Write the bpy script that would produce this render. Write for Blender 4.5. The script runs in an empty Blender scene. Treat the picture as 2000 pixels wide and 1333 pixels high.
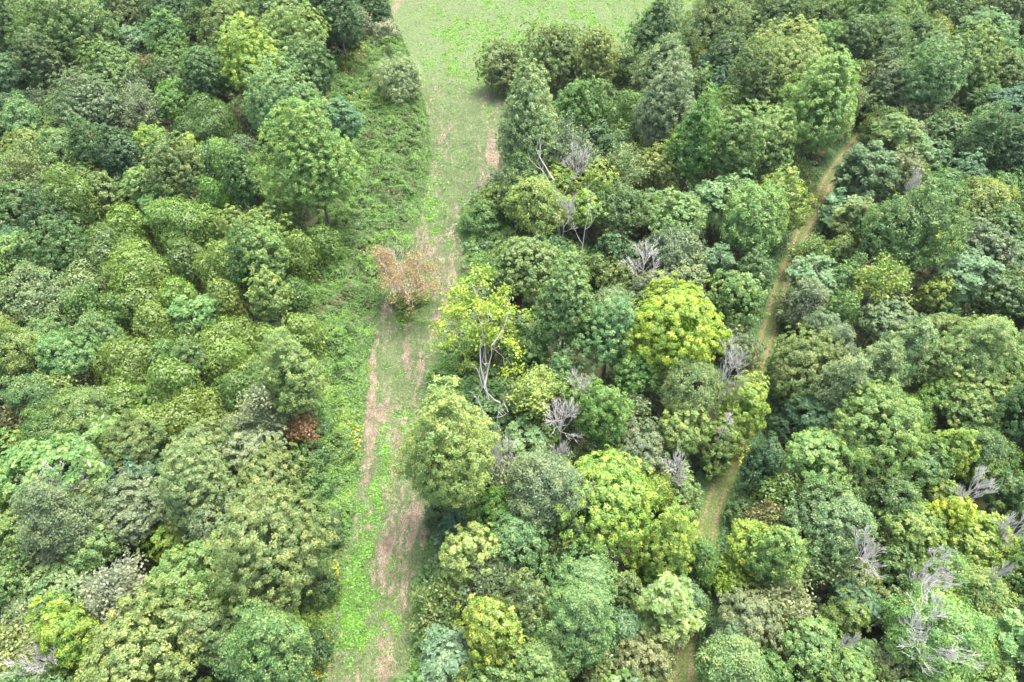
import bpy, math, random
import numpy as np
from mathutils import Vector

# ---------------------------------------------------------------- camera, world, sun, exposure
scene = bpy.context.scene
COL = scene.collection
CAM_H, PITCH, FPX = 80.0, math.radians(50.0), 1333.3
cam_d = bpy.data.cameras.new("camera"); cam = bpy.data.objects.new("camera", cam_d); COL.objects.link(cam)
cam.location = (0, 0, CAM_H); cam.rotation_euler = (math.pi/2 - PITCH, 0, 0)
cam_d.sensor_width = 36; cam_d.lens = 24; cam_d.clip_end = 3000
scene.camera = cam
SUN_EL, SUN_AZ = math.radians(72), math.radians(40)      # azimuth measured from +Y (up the picture) towards +X
w = bpy.data.worlds.new("World"); scene.world = w; w.use_nodes = True
sky = w.node_tree.nodes.new('ShaderNodeTexSky'); sky.sky_type = 'NISHITA'; sky.sun_disc = False
sky.sun_elevation = SUN_EL; sky.sun_rotation = SUN_AZ
sky.air_density = 1.0; sky.dust_density = 6.0; sky.ozone_density = 0.3
w.node_tree.links.new(sky.outputs[0], w.node_tree.nodes['Background'].inputs[0])
w.node_tree.nodes['Background'].inputs[1].default_value = 0.15
sun_d = bpy.data.lights.new("sun", 'SUN'); sun = bpy.data.objects.new("sun", sun_d); COL.objects.link(sun)
sun_d.energy = 1.4; sun_d.angle = math.radians(26); sun_d.color = (1.0, 0.955, 0.87)
sdir = Vector((math.sin(SUN_AZ)*math.cos(SUN_EL), math.cos(SUN_AZ)*math.cos(SUN_EL), math.sin(SUN_EL)))
sun.rotation_euler = sdir.to_track_quat('Z', 'Y').to_euler()
scene.view_settings.view_transform = 'Standard'; scene.view_settings.look = 'None'
scene.view_settings.gamma = 1.0; scene.view_settings.use_curve_mapping = False
scene.view_settings.exposure = 2.15

# ---------------------------------------------------------------- helpers
FW = np.array([0, math.cos(PITCH), -math.sin(PITCH)]); UP = np.array([0, math.sin(PITCH), math.cos(PITCH)])
CAMP = np.array([0, 0, CAM_H])
def unproj(px, py, z=0.0):                     # pixel of the 2000x1333 photograph -> point at height z
    d = FW + (px-1000)/FPX*np.array([1., 0, 0]) + (666.5-py)/FPX*UP
    return CAMP + d*((z-CAM_H)/d[2])
def proj(p):
    v = np.asarray(p, float)-CAMP
    dz = v @ FW
    return 1000+FPX*v[..., 0]/dz, 666.5-FPX*(v @ UP)/dz, dz
def lin(c):
    c = np.array(c)/255.0
    return tuple(np.where(c < 0.04045, c/12.92, ((c+0.055)/1.055)**2.4))
_h = np.random.default_rng(5).random((256, 256))
def vnoise(x, y, s=1.0, seed=0):
    x = np.asarray(x)/s+seed*17.3+1000; y = np.asarray(y)/s+seed*31.7+1000
    xi = np.floor(x).astype(int); yi = np.floor(y).astype(int); fx = x-xi; fy = y-yi
    fx = fx*fx*(3-2*fx); fy = fy*fy*(3-2*fy)
    g = lambda a, b: _h[a % 256, b % 256]
    return (g(xi, yi)*(1-fx)+g(xi+1, yi)*fx)*(1-fy)+(g(xi, yi+1)*(1-fx)+g(xi+1, yi+1)*fx)*fy
def fbm(x, y, s, seed=0, o=3):
    t = 0; a = 1; n = 0
    for k in range(o):
        t = t+a*vnoise(x, y, s/2**k, seed+k*3); n += a; a *= 0.55
    return t/n
def inpoly(x, y, poly):
    x = np.asarray(x); y = np.asarray(y); r = np.zeros(x.shape, bool); n = len(poly)
    for i in range(n):
        x0, y0 = poly[i]; x1, y1 = poly[(i+1) % n]
        if y0 == y1: continue
        r ^= ((y0 > y) != (y1 > y)) & (x < (x1-x0)*(y-y0)/(y1-y0)+x0)
    return r
def norm(v):
    return v/np.maximum(np.linalg.norm(v, axis=-1, keepdims=True), 1e-9)
def mesh_np(name, V, F, mat, attrs=None, smooth=False, mats=None, mi=None):
    """V (n,3), F (m,k) index array, k the same for all faces"""
    m = bpy.data.meshes.new(name)
    V = np.ascontiguousarray(V, np.float32); F = np.ascontiguousarray(F, np.int32)
    m.vertices.add(len(V)); m.vertices.foreach_set('co', V.ravel())
    k = F.shape[1]
    m.loops.add(F.size); m.loops.foreach_set('vertex_index', F.ravel())
    m.polygons.add(len(F)); m.polygons.foreach_set('loop_start', np.arange(0, F.size, k, dtype=np.int32))
    if smooth: m.polygons.foreach_set('use_smooth', np.ones(len(F), bool))
    for a, (dom, val) in (attrs or {}).items():
        at = m.attributes.new(a, 'FLOAT', dom); at.data.foreach_set('value', np.ascontiguousarray(val, np.float32))
    m.update(calc_edges=True); m.materials.append(mat)
    return m
def link(name, data, parent=None, **props):
    o = bpy.data.objects.new(name, data); COL.objects.link(o)
    if parent: o.parent = parent
    for k, v in props.items(): o[k] = v
    return o
def leaves(P, N, S, rng, asp=1.7, T=None):
    """a diamond leaf at each point; slightly folded along the middle by an offset tip"""
    n = len(P); N = norm(N)
    if T is None: T = rng.normal(size=(n, 3))
    T = norm(T-N*np.sum(T*N, 1, keepdims=True)); B = np.cross(N, T)
    S = np.asarray(S).reshape(-1, 1)*np.ones((n, 1))
    a = T*S*0.5*asp; b = B*S*0.5
    drop = N*S*0.18
    V = np.stack([P-a-drop, P-b*1.0, P+a-drop, P+b], 1).reshape(-1, 3)
    F = np.arange(4*n).reshape(n, 4)
    return V, F
def tubes(segs, sides=5):
    """segs: array (n,8) p0,p1,r0,r1 -> quads"""
    s = np.asarray(segs, float); n = len(s)
    d = norm(s[:, 3:6]-s[:, 0:3]); ref = np.where(np.abs(d[:, 2:3]) > 0.9, np.array([[1., 0, 0]]), np.array([[0, 0, 1.]]))
    u = norm(np.cross(d, ref)); v = np.cross(d, u)
    a = np.linspace(0, 2*math.pi, sides, endpoint=False)
    ring = np.cos(a)[None, :, None]*u[:, None]+np.sin(a)[None, :, None]*v[:, None]
    A = s[:, None, 0:3]+ring*s[:, 6][:, None, None]; B = s[:, None, 3:6]+ring*s[:, 7][:, None, None]
    V = np.concatenate([A, B], 1).reshape(-1, 3)
    i = np.arange(sides); j = (i+1) % sides
    f = np.stack([i, j, j+sides, i+sides], 1)
    F = (f[None]+(np.arange(n)*2*sides)[:, None, None]).reshape(-1, 4)
    return V, F

# ---------------------------------------------------------------- materials
def new_mat(name):
    m = bpy.data.materials.new(name); m.use_nodes = True; nt = m.node_tree; nt.nodes.clear()
    return m, nt
class NT:
    def __init__(s, nt): s.nt = nt
    def n(s, t, **kw):
        o = s.nt.nodes.new(t)
        for k, v in kw.items():
            if isinstance(k, str) and hasattr(o, k): setattr(o, k, v)
        return o
    def l(s, a, b): s.nt.links.new(a, b)
    def math(s, op, a, b=None, clamp=False):
        o = s.nt.nodes.new('ShaderNodeMath'); o.operation = op; o.use_clamp = clamp
        for i, v in enumerate((a, b)):
            if v is None: continue
            if isinstance(v, (int, float)): o.inputs[i].default_value = v
            else: s.l(v, o.inputs[i])
        return o.outputs[0]
    def mix(s, f, a, b, bt='MIX'):
        o = s.nt.nodes.new('ShaderNodeMix'); o.data_type = 'RGBA'; o.blend_type = bt
        for i, v in ((0, f), (6, a), (7, b)):
            if isinstance(v, (int, float)): o.inputs[i].default_value = v
            elif isinstance(v, tuple): o.inputs[i].default_value = (*v[:3], 1)
            else: s.l(v, o.inputs[i])
        return o.outputs[2]
    def noise(s, scale, detail=2, vec=None, rough=0.5):
        o = s.nt.nodes.new('ShaderNodeTexNoise'); o.inputs['Scale'].default_value = scale; o.inputs['Detail'].default_value = detail
        o.inputs['Roughness'].default_value = rough
        if vec is not None: s.l(vec, o.inputs['Vector'])
        return o.outputs['Fac']
def leaf_shader(T, col, trans=0.42, gloss=0.025):
    d = T.n('ShaderNodeBsdfDiffuse'); t = T.n('ShaderNodeBsdfTranslucent'); g = T.n('ShaderNodeBsdfGlossy')
    g.inputs['Roughness'].default_value = 0.42; g.inputs['Color'].default_value = (0.9, 0.95, 1.0, 1)
    T.l(col, d.inputs['Color'])
    tc = T.mix(1.0, col, (1.0, 1.0, 0.72), 'MULTIPLY'); T.l(tc, t.inputs['Color'])
    m = T.n('ShaderNodeMixShader'); m.inputs[0].default_value = trans; T.l(d.outputs[0], m.inputs[1]); T.l(t.outputs[0], m.inputs[2])
    m2 = T.n('ShaderNodeMixShader'); m2.inputs[0].default_value = gloss; T.l(m.outputs[0], m2.inputs[1]); T.l(g.outputs[0], m2.inputs[2])
    o = T.n('ShaderNodeOutputMaterial'); T.l(m2.outputs[0], o.inputs['Surface'])
def foliage_mat(name, accent=(0.42, 0.36, 0.07)):
    m, nt = new_mat(name); T = NT(nt)
    oi = T.n('ShaderNodeObjectInfo'); ge = T.n('ShaderNodeNewGeometry')
    at = T.n('ShaderNodeAttribute'); at.attribute_name = 'cl'
    r = ge.outputs['Random Per Island']
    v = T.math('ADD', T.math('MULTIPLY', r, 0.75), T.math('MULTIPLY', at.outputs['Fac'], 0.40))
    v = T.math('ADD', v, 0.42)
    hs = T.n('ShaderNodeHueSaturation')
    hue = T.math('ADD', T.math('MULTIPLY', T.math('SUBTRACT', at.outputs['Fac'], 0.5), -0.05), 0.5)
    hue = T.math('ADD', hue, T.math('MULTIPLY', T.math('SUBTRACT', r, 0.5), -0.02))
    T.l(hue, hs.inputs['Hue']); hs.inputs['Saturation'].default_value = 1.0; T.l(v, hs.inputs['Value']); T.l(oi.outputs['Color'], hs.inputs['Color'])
    tc = T.n('ShaderNodeTexCoord'); nz = T.noise(0.55, 2, tc.outputs['Object'])
    thr = T.math('SUBTRACT', T.math('ADD', T.math('MULTIPLY', r, 0.3), nz), T.math('SUBTRACT', 1.12, oi.outputs['Alpha']))
    fac = T.math('MULTIPLY', thr, 6.0, clamp=True)
    c = T.mix(fac, hs.outputs['Color'], accent)
    leaf_shader(T, c)
    return m
M_LEAF = foliage_mat('leaf_green'); M_LEAF_RED = foliage_mat('leaf_turning', (0.40, 0.17, 0.07)); M_LEAF_TAN = foliage_mat('leaf_seed_heads', (0.32, 0.31, 0.20))
def bark_mat(name, c0, c1):
    m, nt = new_mat(name); T = NT(nt); tc = T.n('ShaderNodeTexCoord')
    nz = T.noise(2.2, 4, tc.outputs['Object'], 0.65); c = T.mix(T.math('MULTIPLY', nz, 1.2, clamp=True), c0, c1)
    b = T.n('ShaderNodeBsdfPrincipled'); T.l(c, b.inputs['Base Color']); b.inputs['Roughness'].default_value = 0.85
    o = T.n('ShaderNodeOutputMaterial'); T.l(b.outputs[0], o.inputs['Surface']); return m
M_BARK = bark_mat('bark', (0.07, 0.05, 0.04), (0.24, 0.20, 0.17))
M_DEAD = bark_mat('bleached_wood', (0.34, 0.32, 0.30), (0.60, 0.58, 0.55))
M_DEADB = bark_mat('dry_twigs', (0.26, 0.21, 0.18), (0.50, 0.44, 0.39))
M_PALE = bark_mat('pale_bark', (0.24, 0.22, 0.19), (0.52, 0.50, 0.46))

# ---------------------------------------------------------------- tree builders (metres, foot of the trunk at the origin)
def rand_dirs(n, rng, zmin=-1.0):
    z = rng.uniform(zmin, 1, n); a = rng.uniform(0, 2*math.pi, n); r = np.sqrt(1-z*z)
    return np.stack([r*np.cos(a), r*np.sin(a), z], 1)
def envelope(D, rng_seed, amp, nl, kind):
    r = np.random.default_rng(rng_seed); L = rand_dirs(nl, r, -0.4); A = r.uniform(0.3, 1, nl)*amp; k = r.uniform(3, 9, nl)
    f = 1-amp*0.45+(A[None]*np.exp(k[None]*(D @ L.T-1))).sum(1)
    return np.minimum(f, 1+amp)
def skeleton(H, W, zc0, rng, seed_n=9, levels=3, r0=0.22, up=0.55, kids=(3, 5), gnarl=0.25, lean=(0, 0)):
    """trunk, limbs and twigs as tapering segments; returns segs and tip points"""
    segs = []; tips = []
    def grow(p, d, length, r, lev):
        n = 3 if lev < levels else 2
        pts = [p]
        for i in range(n):
            d = norm(d+rng.normal(size=3)*gnarl*0.5+np.array([0, 0, 0.08]))
            q = pts[-1]+d*length/n
            ra = r*(1-0.6*i/n); rb = r*(1-0.6*(i+1)/n)
            segs.append([*pts[-1], *q, ra, rb]); pts.append(q)
        if lev >= levels:
            tips.append(pts[-1]); return
        k = rng.integers(kids[0], kids[1]+1)
        for j in range(k):
            t = rng.uniform(0.35, 1.0) if j else 1.0
            idx = min(int(t*n), n-1); f = t*n-idx; b = pts[idx]+(pts[idx+1]-pts[idx])*f
            side = rng.normal(size=3); side = norm(side-d*(side @ d))
            nd = norm(d*up+side*(0.75)+np.array([0, 0, 0.18]))
            grow(b, nd, length*rng.uniform(0.5, 0.72), r*0.42*(1.1-0.3*t), lev+1)
    top = np.array([lean[0], lean[1], zc0]); n = 4; pts = [np.zeros(3)]
    for i in range(n):
        q = top*(i+1)/n+np.array([*rng.normal(size=2)*0.12, 0]); segs.append([*pts[-1], *q, r0*(1.15-0.13*i), r0*(1.15-0.13*(i+1))]); pts.append(q)
    for j in range(seed_n):
        a = 2*math.pi*(j+rng.uniform(-.3, .3))/seed_n; el = rng.uniform(0.35, 1.2)
        d = np.array([math.cos(a)*math.cos(el), math.sin(a)*math.cos(el), math.sin(el)])
        Lh = (W*0.5)*math.cos(el)+(H*0.75)*math.sin(el)
        b = pts[3]+(pts[4]-pts[3])*rng.uniform(-0.3, 1)
        grow(b, d, Lh*0.55, r0*0.45, 1)
    return np.array(segs), np.array(tips)
def limb_segs(Ht, Hc, W, C, rng, r0):
    """plain trunk with limbs that reach into the clumps C"""
    segs = []; z0 = Ht-Hc*0.35; pts = [np.zeros(3)]
    for i in range(5):
        q = np.array([*(rng.normal(size=2)*0.15*(i+1)/2), z0*(i+1)/5]); segs.append([*pts[-1], *q, r0*(1.2-0.17*i), r0*(1.2-0.17*(i+1))]); pts.append(q)
    idx = rng.choice(len(C), min(14, len(C)), replace=False)
    for i in idx:
        c = C[i]; zb = max(Ht-Hc*0.95, min(z0, c[2]-abs(c[0])*0.5-abs(c[1])*0.5)); b = np.array([0, 0, zb]); mid = (b+c)/2+rng.normal(size=3)*0.25-np.array([0, 0, 0.2])
        segs.append([*b, *mid, r0*0.42, r0*0.26]); segs.append([*mid, *c, r0*0.26, r0*0.08])
    return np.array(segs)
def crown_clumps(W, Hc, Ht, rng, cr, lobes, amp, leaf, dens, soft=0.0, egg=0.0, gap=0.12, seed=0):
    R = W/2; A = 4*math.pi*((R*R+2*R*Hc/2)/3)*0.85
    n = int(A/(cr*cr*1.55)); D = rand_dirs(n, rng, -0.75)
    e = envelope(D, seed, amp, lobes, '')
    fr = e*rng.uniform(0.62, 1.06, n)
    rad = np.where(D[:, 2] > 0, 1-egg*D[:, 2]*0.55, 1-0.12*np.abs(D[:, 2]))
    C = np.stack([D[:, 0]*R*fr*rad, D[:, 1]*R*fr*rad, D[:, 2]*Hc/2*fr], 1)
    keep = rng.random(n) > gap; stray = rng.random(n) < 0.10; C[stray] *= rng.uniform(1.03, 1.2, (stray.sum(), 1)); C = C[keep]; D = D[keep]
    out = norm(C/np.array([R, R, Hc/2])**2); cz = Ht-Hc/2
    k = max(6, int(dens*cr*cr*6/(leaf*leaf)))
    m = len(C); rr = cr*rng.uniform(0.7, 1.35, m)
    ids = np.repeat(np.arange(m), k); d = rand_dirs(len(ids), rng)
    o = out[ids]; d = norm(d+o*0.9+np.array([0, 0, 0.25]))
    shell = rng.uniform(0.6, 1.08, (len(ids), 1))
    P = C[ids]+d*rr[ids, None]*shell*np.array([1, 1, 0.85])
    if soft: P = P+rng.normal(size=P.shape)*soft
    N = d*0.6+o*0.35+np.array([0, 0, 0.6])+rng.normal(size=P.shape)*0.38
    # interior foliage
    ni = int(len(P)*0.12); Di = rand_dirs(ni, rng, -0.8); Pi = Di*np.array([R, R, Hc/2])*rng.uniform(0.35, 0.7, (ni, 1)); Ni = rng.normal(size=(ni, 3))+np.array([0, 0, .5])
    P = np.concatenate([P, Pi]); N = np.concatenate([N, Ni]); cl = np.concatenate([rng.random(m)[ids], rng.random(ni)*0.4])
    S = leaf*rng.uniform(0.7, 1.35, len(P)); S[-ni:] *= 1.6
    P[:, 2] += cz; C = C.copy(); C[:, 2] += cz
    return P, N, S, cl, C
CACHE = {}
def tree_meshes(kind, W, Hc, Ht, var, near=False):
    lf = 0.66 if near else 0.92
    Wb = max(2.0, round(W/1.5)*1.5); asp = max(0.6, min(2.4, round((Hc/W)/0.3)*0.3)); base = max(0, round((Ht-Hc)/2.5)*2.5)
    Hb = Wb*asp; key = (kind, Wb, round(asp, 2), base, var, near)
    if key in CACHE: return CACHE[key]
    sd = abs(hash((ord(kind[0]), int(Wb*10), int(asp*10), int(base*10), var))) % 99991
    rng = np.random.default_rng(sd); T = Hb+base
    mat = M_LEAF; basp = 1.5; Tt = None; bmat = M_BARK
    if kind == 'R': P, N, S, cl, C = crown_clumps(Wb, Hb, T, rng, 0.33+0.012*Wb, 8, 0.46, 0.20*lf, 0.8, egg=0.3, seed=sd, gap=0.10)
    elif kind == 'T': P, N, S, cl, C = crown_clumps(Wb, Hb, T, rng, 0.30+0.012*Wb, 11, 0.40, 0.185*lf, 0.8, seed=sd, egg=0.85, soft=0.1)
    elif kind == 'W': P, N, S, cl, C = crown_clumps(Wb, Hb, T, rng, 0.46, 9, 0.44, 0.16*lf, 0.55, seed=sd, egg=0.6, soft=0.2, gap=0.08); basp = 2.4
    elif kind == 'P': P, N, S, cl, C = crown_clumps(Wb, Hb, T, rng, 0.40, 8, 0.46, 0.18*lf, 0.7, egg=0.3, seed=sd, gap=0.08); mat = M_LEAF_TAN
    elif kind == 'B':
        P, N, S, cl, C = crown_clumps(Wb, Hb, T, rng, 0.45, 10, 0.4, 0.19*lf, 0.7, seed=sd, soft=0.12, gap=0.15)
    elif kind == 'V':      # domes and curtains of vine: a smooth tangent skin of leaves
        nd = 7; R = Wb/2; dom = [np.array([0, 0, 0, 0.75])]
        Cs = []; Ps = []; Ns = []; cls = []
        for i in range(nd):
            a = 2*math.pi*i/(nd-1)+rng.uniform(-.4, .4); rr = 0 if i == 0 else R*rng.uniform(0.35, 0.68)
            dr = R*rng.uniform(0.42, 0.66); topz = T-(0 if i == 0 else rng.uniform(0.05, 0.5)*Hb); c = np.array([math.cos(a)*rr, math.sin(a)*rr, topz-dr])
            n = int(2*math.pi*dr*dr*1.2/(0.20*0.20)*0.9); D = rand_dirs(n, rng, -0.05)
            bump = 1+0.16*(np.sin(D[:, 0]*7+i)*np.sin(D[:, 1]*7+2*i)+0.6*np.sin(D[:, 2]*11+D[:, 0]*5))
            p = c+D*dr*bump[:, None]; Ps.append(p); Ns.append(D+np.array([0, 0, .35])+rng.normal(size=D.shape)*0.3); cls.append(0.3+0.4*rng.random(n)*0+0.4*(np.sin(D[:, 0]*9+i)*np.sin(D[:, 1]*8)*0.5+0.5)); Cs.append(c)
            hs = max(0.5, c[2]-0.3); n2 = int(2*math.pi*dr*hs/(0.21*0.21)*0.5); a2 = rng.uniform(0, 2*math.pi, n2); zz = rng.uniform(0, 1, n2)**0.8
            fl = 1+0.28*np.sin(a2*9+i)*zz+0.3*zz; p = np.stack([c[0]+np.cos(a2)*dr*fl, c[1]+np.sin(a2)*dr*fl, c[2]-hs*zz], 1)
            Ps.append(p); Ns.append(np.stack([np.cos(a2), np.sin(a2), np.full(n2, .5)], 1)+rng.normal(size=(n2, 3))*0.3); cls.append(0.5+0.5*np.sin(a2*9+i))
        P = np.concatenate(Ps); N = np.concatenate(Ns); cl = np.concatenate(cls); P = P+rng.normal(size=P.shape)*0.10; S = 0.20*rng.uniform(0.7, 1.3, len(P)); C = np.array(Cs)
        tk = P[:, 2] > 0.1; P, N, S, cl = P[tk], N[tk], S[tk], cl[tk]
    elif kind == 'S':      # pinnate fronds that arch out of every shoot
        P0, N0, S0, c0, C = crown_clumps(Wb, Hb, T, rng, 0.8, 8, 0.35, 0.3, 0.35, seed=sd, gap=0.05)
        m = len(C); nf = 15; ids = np.repeat(np.arange(m), nf); a = rng.uniform(0, 2*math.pi, m*nf); out = norm(C-np.array([0, 0, T-Hb*0.6]))
        d = norm(np.stack([np.cos(a), np.sin(a), rng.uniform(-0.1, 0.75, m*nf)], 1)+out[ids]*0.55); L = rng.uniform(0.8, 1.35, m*nf)
        Ps = []; Ts = []; cls = []; crand = rng.random(m)
        for s in (0.25, 0.42, 0.58, 0.74, 0.9):
            q = C[ids]+d*(L*s)[:, None]; q[:, 2] -= (s*s*0.45)*L
            side = norm(np.cross(d, [0, 0, 1.])); 
            for sg in (-1, 1):
                Ps.append(q+side*0.13*sg*(1.1-0.4*s)); Ts.append(side*sg+d*0.45+np.array([0, 0, -0.25])); cls.append(crand[ids])
        P = np.concatenate(Ps); N = rng.normal(size=P.shape)*0.18+np.array([0, 0, 1.0]); Tt = np.concatenate(Ts); cl = np.concatenate(cls); S = 0.13*rng.uniform(0.8, 1.2, len(P))
        sel = rng.random(len(P0)) < 0.5; n0 = sel.sum()
        P = np.concatenate([P, P0[sel]]); N = np.concatenate([N, N0[sel]]); S = np.concatenate([S, S0[sel]*0.9]); cl = np.concatenate([cl, c0[sel]]); Tt = np.concatenate([Tt, rng.normal(size=(n0, 3))]); basp = 2.3
    elif kind in ('A', 'D', 'Y', 'O'):
        lv = 3; seedn = int(6+Wb*0.6)
        segs, tips = skeleton(Hb, Wb, T-Hb*0.85, rng, seed_n=seedn, levels=4 if kind == 'D' else lv, r0=(0.045+Wb*0.0065) if kind == 'D' else 0.10+Wb*0.012, kids=(3, 5), up=1.35 if kind == 'D' else 0.55, gnarl=0.13 if kind == 'D' else 0.2)
        mx = np.abs(segs[:, :6]).reshape(-1, 3); ext = np.percentile(np.hypot(segs[:, 3], segs[:, 4]), 97)/(Wb/2); zt = segs[:, 5].max(); z0 = T-Hb
        for c0_ in (0, 3): segs[:, c0_:c0_+2] /= ext
        tips[:, :2] /= ext
        zf = lambda z: np.where(z > z0, z0+(z-z0)*(T-z0)/(zt-z0), z)
        for c0_ in (2, 5): segs[:, c0_] = zf(segs[:, c0_])
        tips[:, 2] = zf(tips[:, 2])
        segs[:, 6:] = np.maximum(segs[:, 6:], 0.016 if kind == 'D' else 0.016)
        C = tips
        if kind == 'D':
            V, F = tubes(segs, 4); CACHE[key] = (None, mesh_np('dead_wood', V, F, M_DEAD), T); return CACHE[key]
        kk = {'A': 34, 'Y': 48, 'O': 26}[kind]; keep = tips[rng.random(len(tips)) < {'A': 0.72, 'Y': 0.75, 'O': 0.6}[kind]]
        if len(keep) > 260: keep = keep[rng.choice(len(keep), 260, replace=False)]; kk = int(kk*1.4)
        ids = np.repeat(np.arange(len(keep)), kk); P = keep[ids]+rng.normal(size=(len(ids), 3))*np.array([0.42, 0.42, 0.32]); N = rng.normal(size=P.shape)*0.6+np.array([0, 0, 0.9])
        S = 0.22*rng.uniform(0.7, 1.3, len(P)); cl = rng.random(len(keep))[ids]
        if kind == 'A': mat = M_LEAF_TAN
        if kind == 'Y': bmat = M_PALE
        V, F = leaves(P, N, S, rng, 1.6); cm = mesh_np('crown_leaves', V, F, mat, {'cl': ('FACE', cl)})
        V, F = tubes(segs, 4); CACHE[key] = (cm, mesh_np('branches', V, F, M_PALE if kind in 'YA' else M_BARK), T); return CACHE[key]
    V, F = leaves(P, N, S, rng, basp, Tt)
    cm = mesh_np('crown_leaves', V, F, mat, {'cl': ('FACE', cl)})
    V, F = tubes(limb_segs(T, Hb, Wb, C, rng, 0.09+0.014*Wb), 6); tm = mesh_np('trunk_wood', V, F, bmat)
    CACHE[key] = (cm, tm, T); return CACHE[key]

# ---------------------------------------------------------------- ground
def gp(pts): return [tuple(unproj(x, y)[:2]) for x, y in pts]
STRIP_PX = [(630, 1333), (655, 1200), (672, 1080), (688, 1000), (700, 900), (710, 800), (716, 700), (733, 620), (757, 570), (800, 480), (815, 425), (828, 370), (838, 310), (834, 240), (815, 170), (795, 110), (765, 30), (750, -60), (1440, -60), (1420, 60), (1280, 150), (1120, 205), (990, 230), (985, 290), (972, 340), (925, 385), (892, 440), (908, 490), (890, 560), (885, 620), (862, 700), (835, 790), (812, 860), (832, 960), (838, 1050), (815, 1150), (800, 1333)]
STRIP = gp(STRIP_PX)
b0 = unproj(630, 1333)[:2]; b1 = unproj(800, 1333)[:2]
STRIP = [(b0[0]-3.5, b0[1]-22)]+STRIP+[(b1[0]-3, b1[1]-22)]
BRUSH_PX = [(585, 1333), (600, 1200), (632, 1050), (628, 900), (600, 760), (590, 640), (560, 530), (640, 420), (690, 330), (640, 200), (660, 130), (740, 50), (775, 50), (800, 110), (820, 170), (838, 240), (842, 310), (832, 370), (818, 425), (803, 480), (760, 570), (737, 620), (722, 700), (714, 800), (704, 900), (692, 1000), (676, 1080), (659, 1200), (634, 1333)]; BRUSH = gp(BRUSH_PX)
BRUSH_R_PX = [(892, 440), (925, 385), (1000, 400), (1010, 560), (900, 560), (908, 490)]; BRUSH_R = gp(BRUSH_R_PX)
BRUSH_R2_PX = [(880, 640), (862, 700), (833, 790), (840, 800), (930, 810), (950, 700), (920, 640)]; BRUSH_R2 = gp(BRUSH_R2_PX)
BRUSH_R3_PX = [(836, 1000), (838, 1050), (812, 1150), (798, 1333), (850, 1333), (900, 1120), (930, 1000)]; BRUSH_R3 = gp(BRUSH_R3_PX)
LANE_C = [(1333, 1420, 34), (1335, 1333, 33), (1338, 1250, 30), (1352, 1150, 28), (1375, 1060, 26), (1396, 980, 26), (1425, 900, 25), (1460, 800, 22), (1484, 700, 21), (1503, 640, 20), (1524, 560, 19), (1552, 490, 20), (1592, 400, 20), (1632, 330, 19), (1668, 285, 17), (1700, 240, 15)]
LC = np.array([[*unproj(x, y)[:2], 0] for x, y, wd in LANE_C])[::-1]
BR_PX = [BRUSH_R_PX, BRUSH_R2_PX, BRUSH_R3_PX]
LANE_FINE = []
for (ax_, ay_, aw_), (bx_, by_, bw_) in zip(LANE_C[:-1], LANE_C[1:]):
    for k_ in range(4): LANE_FINE.append((ax_+(bx_-ax_)*k_/4, ay_+(by_-ay_)*k_/4, aw_))
def lane_dist(x, y):
    best = np.full(np.shape(x), 1e9); sgn = np.zeros(np.shape(x))
    for i in range(len(LC)-1):
        a = LC[i, :2]; b = LC[i+1, :2]; d = b-a; L2 = d @ d
        t = np.clip(((x-a[0])*d[0]+(y-a[1])*d[1])/L2, 0, 1); qx = x-(a[0]+t*d[0]); qy = y-(a[1]+t*d[1]); r = np.hypot(qx, qy)
        s = np.sign(d[0]*qy-d[1]*qx); m = r < best; best = np.where(m, r, best); sgn = np.where(m, s, sgn)
    return best, sgn      # sgn > 0: right-hand side in the picture (walking down it)
def grid_sheet(name, inside, step, z, mat, attr_fn, x0, x1, y0, y1, zf=None, **props):
    xs = np.arange(x0, x1+step, step); ys = np.arange(y0, y1+step, step); X, Y = np.meshgrid(xs, ys); nx = len(xs)
    cx = (X[:-1, :-1]+step/2).ravel(); cy = (Y[:-1, :-1]+step/2).ravel(); ok = inside(cx, cy)
    idx = np.arange(X.size).reshape(X.shape); F = np.stack([idx[:-1, :-1].ravel(), idx[:-1, 1:].ravel(), idx[1:, 1:].ravel(), idx[1:, :-1].ravel()], 1)[ok]
    used, inv = np.unique(F, return_inverse=True); F = inv.reshape(F.shape); x = X.ravel()[used]; y = Y.ravel()[used]
    zz = np.full(len(x), z) if zf is None else z+zf(x, y)
    m = mesh_np(name, np.stack([x, y, zz], 1), F, mat, {k: ('POINT', v) for k, v in attr_fn(x, y).items()}, smooth=True)
    return link(name, m, **props)
def blobs(x, y, L):
    t = np.zeros(np.shape(x))
    for px, py, rx, ry, wt in L:
        c = unproj(px, py); ex = abs(unproj(px+rx, py)[0]-c[0]); ey = abs(unproj(px, py-ry)[1]-c[1])
        t = t+wt*np.exp(-((x-c[0])/ex)**2-((y-c[1])/ey)**2)
    return t
CLOVER_B = [(742, 880, 25, 50, .6), (735, 960, 30, 50, .5), (705, 1030, 28, 70, .75), (700, 1130, 30, 70, .85), (692, 1200, 38, 60, .7), (690, 1290, 40, 50, .6), (665, 1240, 20, 60, .6), (690, 980, 12, 60, .4), (760, 1240, 25, 40, .5), (845, 350, 14, 60, .6), (865, 120, 25, 40, .4), (880, 60, 30, 30, .4), (1100, 40, 160, 60, .45), (950, 60, 40, 90, .4), (890, 150, 14, 30, .5), (760, 740, 25, 30, .3), (820, 620, 40, 20, .2), (800, 1080, 15, 40, .2), (1280, 50, 60, 60, .3), (850, 420, 20, 30, .35)]
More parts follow.
